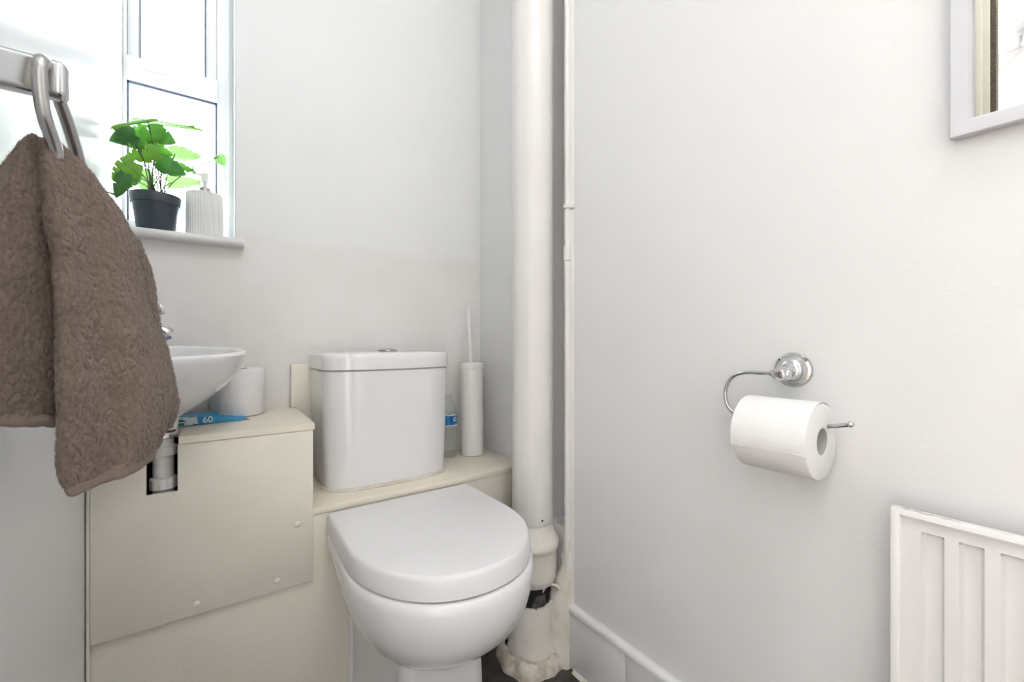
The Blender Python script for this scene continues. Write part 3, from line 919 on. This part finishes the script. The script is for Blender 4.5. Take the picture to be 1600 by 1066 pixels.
for j in range(nb + 1):
    v = j / nb
    yy = RC[1] - 0.0008 - 0.1035 * v
    a0, a1 = math.radians(60), math.radians(190 + 5 * math.sin(v * 4 + 1) + 9 * v)
    out_, in_ = [], []
    for i in range(na + 1):
        t = a0 + (a1 - a0) * i / na
        bulge = (i / na) ** 4
        r = 0.0573 + 0.0007 * bulge + 0.0022 * max(0, noise.noise((v * 3.2 + t * 0.8, t * 5.5, 3))) * (i / na) ** 2.5
        out_.append((RC[0] + r * math.cos(t), yy, RC[2] + r * math.sin(t)))
        in_.append((RC[0] + (r - 0.0006) * math.cos(t), yy, RC[2] + (r - 0.0006) * math.sin(t)))
    rings.append(out_ + in_[::-1])
loft(bm, rings)
finish('loose_sheet', bm, 'paper', tr_, ang=70)

# ================================================================ MIRROR
mr = thing('wall_mirror', 'rectangular mirror in thin pale grey frame on right wall', 'mirror', (XR, -0.15, 1.126))
my0, my1, mz0, mz1 = -0.45, 0.123, 1.126, 1.78
fw, mx0 = 0.017, XR - 0.021
bm = B()
def frame_ring(x, ins):
    return [(x, my1 - ins, mz0 + ins), (x, my1 - ins, mz1 - ins), (x, my0 + ins, mz1 - ins), (x, my0 + ins, mz0 + ins)]
loft(bm, [frame_ring(XR - 0.0006, 0.004), frame_ring(XR - 0.0006, 0.002), frame_ring(mx0 + 0.001, 0), frame_ring(mx0, 0.001), frame_ring(mx0, fw - 0.001), frame_ring(mx0 + 0.003, fw + 0.002), frame_ring(mx0 + 0.009, fw + 0.0035)], False, False)
finish('frame', bm, 'frame', mr, ang=25)
finish('glass', box(B(), mx0 + 0.0095, XR - 0.001, my0 + 0.006, my1 - 0.006, mz0 + 0.006, mz1 - 0.006), 'mirror', mr)

# ================================================================ RADIATOR
rd = thing('radiator', 'white panel radiator with chipped top edge and vertical channels on right wall', 'radiator', (0.75, -0.2, 0.08))
ry1, ry0, rz0, rz1 = 0.168, -0.55, 0.09, 0.650
rx = 0.735
bm = B()
ylist = [ry1]
y = ry1 - 0.024
slots = []
while y - 0.022 > ry0 + 0.02:
    slots.append((y, y - 0.021)); y -= 0.0333
ycuts = sorted({ry1, ry0} | {v for a, b_ in slots for v in (a, a - 0.004, b_ + 0.004, b_)}, reverse=True)
zcuts = [rz0 + 0.002, rz0 + 0.04, rz0 + 0.046, rz1 - 0.026, rz1 - 0.022, rz1 - 0.012]
def depth(y, z):
    for a, b_ in slots:
        if b_ + 0.0035 <= y <= a - 0.0035 and rz0 + 0.045 <= z <= rz1 - 0.0255: return 0.009
    return 0
G = [[bm.verts.new((rx + depth(y, z), y, z)) for y in ycuts] for z in zcuts]
for r0, r1 in zip(G, G[1:]):
    for k in range(len(ycuts) - 1): bm.faces.new((r0[k], r0[k + 1], r1[k + 1], r1[k]))
# rolled top edge
top = [(rx - 0.001, rz1 - 0.010), (rx - 0.003, rz1 - 0.006), (rx - 0.002, rz1 - 0.001), (rx + 0.002, rz1 + 0.0005), (rx + 0.013, rz1), (rx + 0.014, rz1 - 0.02)]
prev = G[-1]
for (x, z) in top:
    row = [bm.verts.new((x + 0.0008 * noise.noise((yy * 40, z * 50, 0)), yy, z)) for yy in ycuts]
    for k in range(len(ycuts) - 1): bm.faces.new((prev[k], prev[k + 1], row[k + 1], row[k]))
    prev = row
finish('front_panel', bm, 'radiator', rd, ang=30)
bm = B()
for (a, b_) in ((ry1, ry1 + 0.004), (ry0 - 0.004, ry0)):
    bm = B()
    box(bm, rx - 0.003, rx + 0.014, a - 0.004, b_ + 0.002, rz0, rz1 + 0.0005, 0.002)
    finish('side_edge', bm, 'radiator', rd)
finish('back_panel', box(B(), rx + 0.008, rx + 0.014, ry0, ry1, rz0, rz1 - 0.005, 0.001), 'radiator', rd)
bm = B()
for yy in (0.05, -0.40):
    for za, zb in ((rz1 - 0.12, rz1 - 0.05), (rz0 + 0.05, rz0 + 0.12)):
        finish('bracket', box(B(), rx + 0.0142, XR - 0.0006, yy - 0.012, yy + 0.012, za, zb, 0.001), 'radiator', rd)
bm = B()
for (yy, l_, w_) in ((0.142, 0.018, 0.0035), (0.122, 0.010, 0.003), (0.160, 0.008, 0.0025)):
    c = [(rx - 0.0006 + 0.0, yy + l_ * math.cos(t) * (0.5 + 0.12 * noise.noise((t * 2, yy * 90, 0))), rz1 + 0.0006 + 0.0004 * 0) for t in []]
    vs = [bm.verts.new((rx + 0.006 + w_ * 1.3 * math.sin(2 * PI * k / 14) * (1 + 0.5 * noise.noise((k * 1.7, yy * 77, 1))), yy + l_ * 0.5 * math.cos(2 * PI * k / 14) * (1 + 0.4 * noise.noise((k * 1.3, yy * 55, 2))), rz1 + 0.0011)) for k in range(14)]
    bm.faces.new(vs)
finish('paint_chip', bm, 'bare', rd)

# ================================================================ TOWEL RING AND TOWEL
RY = 0.552
tg = thing('towel_ring', 'chrome towel ring on left wall holding the brown towel', 'towel ring', (XL, RY, 1.10))
bm = B()
rings = []
for x, ins in ((XL + 0.0005, 0.0), (XL + 0.006, 0.0), (XL + 0.009, 0.003), (XL + 0.0095, 0.006)):
    ring = []
    for k in range(40):
        t = 2 * PI * k / 40
        ring.append((x, RY + (0.052 - ins) * math.copysign(abs(math.cos(t)) ** 0.4, math.cos(t)), 1.105 + (0.030 - ins) * math.copysign(abs(math.sin(t)) ** 0.4, math.sin(t))))
    rings.append(ring)
loft(bm, rings)
finish('wall_plate', bm, 'chrome', tg)
bm = B()
box(bm, XL + 0.004, -0.1095, RY - 0.007, RY + 0.012, 1.0895, 1.1235, 0.0062, 4)
finish('arm', bm, 'chrome', tg, ang=45)
bm = B()
pth = [Vector(p) for p in smooth_path([(-0.1225, RY - 0.010, 1.116), (-0.1228, RY - 0.017, 1.112), (-0.1232, RY - 0.020, 1.098), (-0.1222, RY - 0.014, 1.07), (-0.119, RY + 0.004, 1.046), (-0.118, RY + 0.016, 1.024), (-0.118, RY + 0.03, 1.015),
                               (-0.118, RY + 0.06, 1.016), (-0.1165, RY + 0.082, 1.028), (-0.1155, RY + 0.074, 1.052), (-0.119, RY + 0.046, 1.085), (-0.1225, RY + 0.026, 1.105), (-0.1225, RY + 0.012, 1.115), (-0.1225, RY, 1.118)], 5)]
tube(bm, pth[:-1], 0.0052, 14, closed=True)
finish('ring', bm, 'brushed', tg)

tw = thing('hand_towel', 'thick brown terry hand towel bunched over the chrome ring', 'towel', (-0.10, RY + 0.02, 0.73))
def lerp_levels(Ls, n):
    out = []
    for k in range(n):
        z = Ls[0][0] + (Ls[-1][0] - Ls[0][0]) * k / (n - 1)
        for a, b_ in zip(Ls, Ls[1:]):
            if a[0] >= z >= b_[0]:
                f = (a[0] - z) / max(1e-9, a[0] - b_[0])
                out.append((z, a[1] + (b_[1] - a[1]) * f, a[2] + (b_[2] - a[2]) * f)); break
    return out
LB = [(1.061, -0.128, -0.121), (1.05, -0.130, -0.110), (1.036, -0.130, -0.098), (1.007, -0.128, -0.079), (0.978, -0.125, -0.069), (0.949, -0.121, -0.064), (0.919, -0.119, -0.060),
      (0.89, -0.118, -0.053), (0.86, -0.117, -0.046), (0.83, -0.116, -0.040), (0.806, -0.116, -0.037), (0.776, -0.116, -0.040), (0.760, -0.115, -0.045), (0.746, -0.113, -0.050)]
LA = [(1.056, -0.135, -0.126), (1.045, -0.143, -0.124), (1.029, -0.151, -0.122), (0.999, -0.160, -0.119), (0.969, -0.166, -0.117), (0.942, -0.169, -0.116), (0.888, -0.1715, -0.113), (0.834, -0.172, -0.113), (0.803, -0.172, -0.113)]
LC = [(0.985, -0.078, -0.070), (0.953, -0.074, -0.059), (0.933, -0.072, -0.056), (0.906, -0.070, -0.055), (0.879, -0.065, -0.049), (0.838, -0.057, -0.039), (0.796, -0.051, -0.034), (0.766, -0.053, -0.040)]
def mass(bm, Ls, yc, depth, tiltx, sd, folds, slant, ridge=0.0):
    rings = []
    zt, zb = Ls[0][0], Ls[-1][0]
    for z, xa, xb in lerp_levels(Ls, 70):
        cx, hw = (xa + xb) / 2, (xb - xa) / 2
        g_ = (zt - z) / (zt - zb)
        d = depth * (0.5 + 0.5 * min(1, g_ * 2.2) ** 0.7)
        ring = []
        for k in range(96):
            t = 2 * PI * k / 96
            c, s = math.cos(t), math.sin(t)
            fold = 1 + folds * g_ ** 0.6 * noise.noise((c * 1.7 + sd, s * 1.7, z * 3.0))
            x = cx + hw * c
            y = yc + d * math.copysign(abs(s) ** 0.9, s) * fold + tiltx * (x - cx)
            y += ridge * g_ ** 0.5 * math.sin(c * 4.2 + sd + 1.6 * g_) * (1 - c * c) ** 0.5
            zz = z + slant * (x - cx) * g_ ** 6
            ring.append((x, y, zz))
        rings.append(ring)
    loft(bm, rings)
bm = B()
mass(bm, LB, 0.578, 0.036, 0.75, 1.0, 0.14, 0.22, 0.011)
mass(bm, [(z, a - 0.002, b_ - 0.0025) for z, a, b_ in LA], 0.572, 0.030, 0.25, 4.0, 0.12, -0.22, 0.004)
mass(bm, [(z, a + 0.001, b_ + 0.0005) for z, a, b_ in LC], 0.634, 0.014, 0.9, 7.0, 0.10, 0.2)
tmp_me = bpy.data.meshes.new('towel_tmp'); bm.to_mesh(tmp_me); bm.free()
tmp = bpy.data.objects.new('towel_tmp', tmp_me); COL.objects.link(tmp)
md = tmp.modifiers.new('remesh', 'REMESH'); md.mode = 'VOXEL'; md.voxel_size = 0.0012
ms = tmp.modifiers.new('smooth', 'SMOOTH'); ms.factor = 0.5; ms.iterations = 2
dg = bpy.context.evaluated_depsgraph_get()
me = bpy.data.meshes.new_from_object(tmp.evaluated_get(dg))
bpy.data.objects.remove(tmp)
bm = bmesh.new(); bm.from_mesh(me); bpy.data.meshes.remove(me)
bm.normal_update()
for v in bm.verts:
    p = v.co
    # terry loops run in rows down the cloth
    q = Vector((p.x, p.y, p.z * 0.6))
    d = -0.0026 * max(0, 0.55 - abs(noise.noise(q * 170)) * 2.2) + 0.0009 * noise.noise(q * 420) + 0.0022 * noise.noise(p * 38)
    v.co = p + v.normal * d
body = finish('terry_cloth', bm, 'towel', tw, ang=180)
tri = bm_pile = B()
rp_ = random.Random(3)
me_b = body.data
off = Vector(WL[body.name])
polys = me_b.polygons
for k in range(30000):
    f = polys[rp_.randrange(len(polys))]
    c = f.center + off; nn_ = f.normal
    dv = (nn_ + Vector((rp_.uniform(-0.7, 0.7), rp_.uniform(-0.7, 0.7), rp_.uniform(-0.9, 0.4)))).normalized()
    sdv = dv.cross(Vector((rp_.uniform(-1, 1), rp_.uniform(-1, 1), rp_.uniform(-1, 1)))).normalized() * 0.00022
    tip = c + dv * rp_.uniform(0.0012, 0.0026)
    bm_pile.faces.new([bm_pile.verts.new(c - sdv - nn_ * 0.0003), bm_pile.verts.new(c + sdv - nn_ * 0.0003), bm_pile.verts.new(tip)])
pile = finish('terry_pile', bm_pile, 'towel', tw, smooth=False)
pile['kind'] = 'stuff'
def hem(Ls, yc, depth, tiltx, slant, ridge, h, sd):
    bm = B()
    z, xa, xb = Ls[-1]
    cx, hw = (xa + xb) / 2, (xb - xa) / 2 * 0.96
    rings = []
    for (dz, sc) in ((0.004, 0.97), (0.0, 1.0), (-h * 0.3, 1.0), (-h * 0.75, 0.965), (-h, 0.92), (-h * 1.05, 0.85), (-h, 0.75)):
        ring = []
        for k in range(80):
            t = 2 * PI * k / 80
            c, s = math.cos(t), math.sin(t)
            fold = 1 + 0.14 * noise.noise((c * 1.7 + sd, s * 1.7, z * 3.0))
            x = cx + hw * sc * c
            y = yc + depth * 0.97 * sc * math.copysign(abs(s) ** 0.9, s) * fold + tiltx * (x - cx) + ridge * math.sin(c * 4.2 + sd + 1.6) * (1 - c * c) ** 0.5
            ring.append((x, y, z + dz + slant * (x - cx) + 0.0015 * noise.noise((c * 3, s * 3, sd))))
        rings.append(ring)
    loft(bm, rings, False, True)
    finish('hem', bm, 'hem', tw, ang=70)
hem(LB, 0.578, 0.036, 0.75, 0.22, 0.011, 0.010, 1.0)
hem(LA, 0.572, 0.030, 0.25, -0.22, 0.004, 0.007, 4.0)

# ================================================================ ON THE WINDOW SILL
# potted plant
PXC, PYC = -0.116, 1.340
pp = thing('potted_plant', 'potted monstera with green split leaves in dark pot on window sill', 'plant', (PXC, PYC, ZS))
bm = B()
lathe(bm, (PXC, PYC, ZS + 0.0005), (0, 0, 1), [(0, 0.034), (0.002, 0.036), (0.066, 0.0452), (0.067, 0.0482), (0.087, 0.0505), (0.089, 0.0495), (0.088, 0.047), (0.07, 0.044), (0.06, 0.043)], 48, True, False)
finish('pot', bm, 'pot', pp, ang=40)
bm = B(); lathe(bm, (PXC, PYC, ZS + 0.072), (0, 0, 1), [(0, 0.0445), (0.003, 0.03), (0.005, 0.01)], 28, False, True)
finish('soil', bm, 'soil', pp)
LEAVES = [((-0.096, 1.27, 1.352), (-0.145, 1.27, 1.316), 0.038, 0), ((-0.106, 1.25, 1.297), (-0.155, 1.25, 1.272), 0.032, 0), ((-0.115, 1.29, 1.357), (-0.080, 1.29, 1.344), 0.033, 0),
          ((-0.122, 1.28, 1.317), (-0.085, 1.28, 1.308), 0.027, 0), ((-0.145, 1.19, 1.310), (-0.173, 1.19, 1.313), 0.022, 0), ((-0.137, 1.19, 1.304), (-0.171, 1.19, 1.280), 0.030, 0),
          ((-0.130, 1.23, 1.301), (-0.161, 1.23, 1.293), 0.020, 0), ((-0.139, 1.20, 1.249), (-0.171, 1.20, 1.210), 0.033, 0), ((-0.153, 1.19, 1.217), (-0.165, 1.19, 1.172), 0.022, 0),
          ((-0.141, 1.25, 1.243), (-0.158, 1.25, 1.204), 0.026, 0), ((-0.147, 1.36, 1.281), (-0.136, 1.36, 1.233), 0.038, 1), ((-0.108, 1.29, 1.290), (-0.063, 1.29, 1.269), 0.036, 0),
          ((-0.086, 1.30, 1.294), (-0.043, 1.30, 1.288), 0.018, 0), ((-0.088, 1.37, 1.345), (-0.032, 1.37, 1.345), 0.032, 1), ((-0.096, 1.385, 1.273), (-0.030, 1.385, 1.287), 0.026, 1),
          ((-0.112, 1.22, 1.358), (-0.178, 1.22, 1.328), 0.013, 2), ((-0.145, 1.29, 1.377), (-0.032, 1.29, 1.396), 0.010, 2), ((0.007, 1.33, 1.347), (0.020, 1.33, 1.328), 0.022, 1),
          ((-0.127, 1.28, 1.355), (-0.159, 1.28, 1.337), 0.024, 0)]
rl = random.Random(11)
for k, (a, b_, w_, kind) in enumerate(LEAVES):
    a, b_ = Vector(a), Vector(b_)
    d = b_ - a; ln = d.length; d.normalize()
    nrm = Vector((rl.uniform(-0.5, 0.6), -0.75, rl.uniform(-1.0, -0.1)))
    if kind == 2:                                  # broad leaf seen edge-on
        nrm = Vector((-d.z * 0.9, -0.22, 0.95)); w_ = 0.05
    nrm = (nrm - d * nrm.dot(d)).normalized()
    lat = d.cross(nrm)
    # slight turn in depth so that the leaves are not parallel
    bm = B()
    ns = 34
    splits = ([0.42, 0.66], [0.36, 0.58, 0.76], [0.5])[k % 3] if ln > 0.034 and kind != 2 else []
    w_ *= 1.25 if kind != 2 else 1.0
    for side in (-1, 1):
        rows = []
        for i in range(ns + 1):
            s = i / ns
            sh = (math.sin(PI * min(1, (s * 0.92 + 0.08)) ** 0.75) ** 0.8) if s < 1 else 0
            for sp0 in splits:
                q = abs(s - sp0)
                if q < 0.016: sh *= 0.55 if side > 0 else 0.7
            hw = w_ / 2 * sh
            row = []
            for j in range(5):
                l = j / 4
                xs = s * ln - 0.16 * ln * l * (1 - s) + 0.10 * ln * l * s
                drop = -0.20 * w_ * l * l - 0.16 * ln * s * s + 0.05 * ln
                row.append(bm.verts.new(a + d * xs + lat * (side * hw * l) - nrm * (-drop) * (1 if kind != 2 else 0.5)))
            rows.append(row)
        for r0, r1 in zip(rows, rows[1:]):
            for j in range(4):
                try: bm.faces.new((r0[j], r1[j], r1[j + 1], r0[j + 1]))
                except ValueError: pass
    bmesh.ops.remove_doubles(bm, verts=bm.verts, dist=0.00005)
    for v in bm.verts:
        v.co.x = max(v.co.x, XL + 0.004)
    bmesh.ops.solidify(bm, geom=bm.faces[:], thickness=0.0004)
    finish('leaf', bm, 'leaf_pale' if kind == 1 else ('leaf', 'leaf_lime', 'leaf_deep')[k % 3], pp, ang=60)
    # petiole
    r0 = Vector((PXC + rl.uniform(-0.012, 0.012), PYC + rl.uniform(-0.01, 0.01), ZS + 0.072))
    base = a + d * ln * 0.12
    midp = r0.lerp(base, 0.5) + Vector((0, 0, 0.018))
    bm = B()
    tube(bm, smooth_path([r0, r0.lerp(midp, 0.5) + Vector((0, 0, 0.012)), midp, base], 5), 0.0012, 7)
    finish('stem', bm, 'stem', pp)

# soap dispenser
sd = thing('soap_dispenser', 'ribbed white ceramic soap dispenser with clear pump on sill', 'soap dispenser', (-0.020, 1.338, ZS))
bm = B()
DX, DYc = -0.020, 1.338
lathe(bm, (DX, DYc, ZS + 0.0005), (0, 0, 1), [(0, 0.037), (0.001, 0.0392), (0.055, 0.0395), (0.109, 0.0392), (0.111, 0.038), (0.112, 0.020), (0.112, 0.013)], 240, True, True,
      wob=lambda t, h: (1 - 0.04 * (0.5 - 0.5 * math.cos(40 * t))) if 0.0005 < h < 0.1105 else 0.98)
finish('ribbed_body', bm, 'dispenser', sd, ang=50)
bm = B(); lathe(bm, (DX, DYc, ZS + 0.1125), (0, 0, 1), [(0, 0.0125), (0.001, 0.0135), (0.014, 0.0135), (0.016, 0.011), (0.0165, 0.005)], 28)
finish('pump_collar', bm, 'brushed', sd)
bm = B(); lathe(bm, (DX, DYc, ZS + 0.129), (0, 0, 1), [(0, 0.0045), (0.012, 0.0045), (0.013, 0.008), (0.034, 0.009), (0.036, 0.0075)], 24)
finish('pump_head', bm, 'white_plastic', sd)
bm = B(); tube(bm, [(DX, DYc, ZS + 0.157), (DX - 0.012, DYc - 0.014, ZS + 0.158), (DX - 0.022, DYc - 0.026, ZS + 0.154)], 0.0042, 12)
finish('nozzle', bm, 'white_plastic', sd)

# ================================================================ LAMPS AND ADDED FILL LIGHTS
LX, LY = 0.30, -0.20
cl_ = thing('added_ceiling_lamp', 'unseen flush dome lamp added on the room ceiling as fill light', 'lamp', (LX, LY, ZC))  # unseen lamp, added to brighten the room from above
bm = B(); lathe(bm, (LX, LY, ZC - 0.0005), (0, 0, -1), [(0, 0.17), (0.02, 0.17), (0.022, 0.16)], 48)
finish('fill_lamp_base', bm, 'white_plastic', cl_)
bm = B(); lathe(bm, (LX, LY, ZC - 0.022), (0, 0, -1), [(0, 0.155), (0.025, 0.15), (0.05, 0.12), (0.065, 0.07), (0.07, 0.02)], 48)
finish('fill_lamp_dome', bm, emitter('fill_lamp_glow', (1.0, 0.965, 0.93), 3.0), cl_)
lamp_light('lamp_light', 'POINT', (LX, LY, ZC - 0.22), CEIL_FILL_W, cl_, (0.985, 0.99, 1.0), 0.12)

hl = thing('spot_lamp', 'chrome spot lamp with three shades on hall ceiling reflected in mirror', 'lamp', (-1.62, 0.21, ZH))
HLX, HLY = -1.62, 0.21
bm = B(); lathe(bm, (HLX, HLY, ZH - 0.0005), (0, 0, -1), [(0, 0.10), (0.012, 0.10), (0.024, 0.085), (0.030, 0.03)], 40)
finish('ceiling_plate', bm, 'lamp_metal', hl)
for k, ang_ in enumerate((78, 198, 318)):
    t = math.radians(ang_)
    dx, dy = math.cos(t), math.sin(t)
    bm = B(); tube(bm, [(HLX + dx * 0.06, HLY + dy * 0.06, ZH - 0.02), (HLX + dx * 0.065, HLY + dy * 0.065, ZH - 0.075), (HLX + dx * 0.07, HLY + dy * 0.07, ZH - 0.085)], 0.006, 12)
    am = finish('lamp_arm', bm, 'lamp_metal', hl)
    bm = B()
    lathe(bm, (HLX + dx * 0.05, HLY + dy * 0.05, ZH - 0.085), (dx, dy, -0.45), [(0, 0.012), (0.02, 0.018), (0.05, 0.030), (0.09, 0.040), (0.105, 0.041)], 28, True, False)
    finish('lamp_shade', bm, 'smoked', hl)
    bm = B(); ball(bm, (HLX + dx * 0.125, HLY + dy * 0.125, ZH - 0.085 - 0.45 * 0.075), 0.024, 16)
    finish('bulb', bm, emitter('bulb_glow', (1.0, 0.97, 0.94), 0.8), hl)
    lamp_light('bulb_light', 'POINT', (HLX + dx * 0.22, HLY + dy * 0.22, ZH - 0.085 - 0.45 * 0.17), HALL_W, hl, (0.985, 0.99, 1.0), 0.04)

pl_ = thing('added_pendant_lamp', 'unseen white globe pendant lamp added in the hall as fill light', 'lamp', (-0.95, 1.15, ZH))  # unseen, added so its light bounces off the front wall
bm = B(); lathe(bm, (-0.95, 1.15, ZH - 0.0005), (0, 0, -1), [(0, 0.05), (0.015, 0.05), (0.025, 0.03)], 28)
finish('ceiling_rose', bm, 'white_plastic', pl_)
bm = B(); tube(bm, [(-0.95, 1.15, ZH - 0.02), (-0.95, 1.15, ZH - 0.40)], 0.003, 8)
finish('cable', bm, 'white_plastic', pl_)
bm = B(); lathe(bm, (-0.95, 1.15, ZH - 0.39), (0, 0, -1), [(0, 0.02), (0.03, 0.022), (0.05, 0.06)], 28)
finish('lamp_holder', bm, 'white_plastic', pl_)
bm = B(); lathe(bm, (-0.95, 1.15, ZH - 0.44), (0, 0, -1), [(0, 0.075), (0.05, 0.12), (0.13, 0.13), (0.14, 0.128), (0.05, 0.117), (0.002, 0.072)], 36, False, False)
finish('lamp_shade', bm, 'frosted', pl_)
lamp_light('bulb_light', 'POINT', (-0.95, 1.15, ZH - 0.60), PEND_FILL_W, pl_, (0.985, 0.99, 1.0), 0.08)
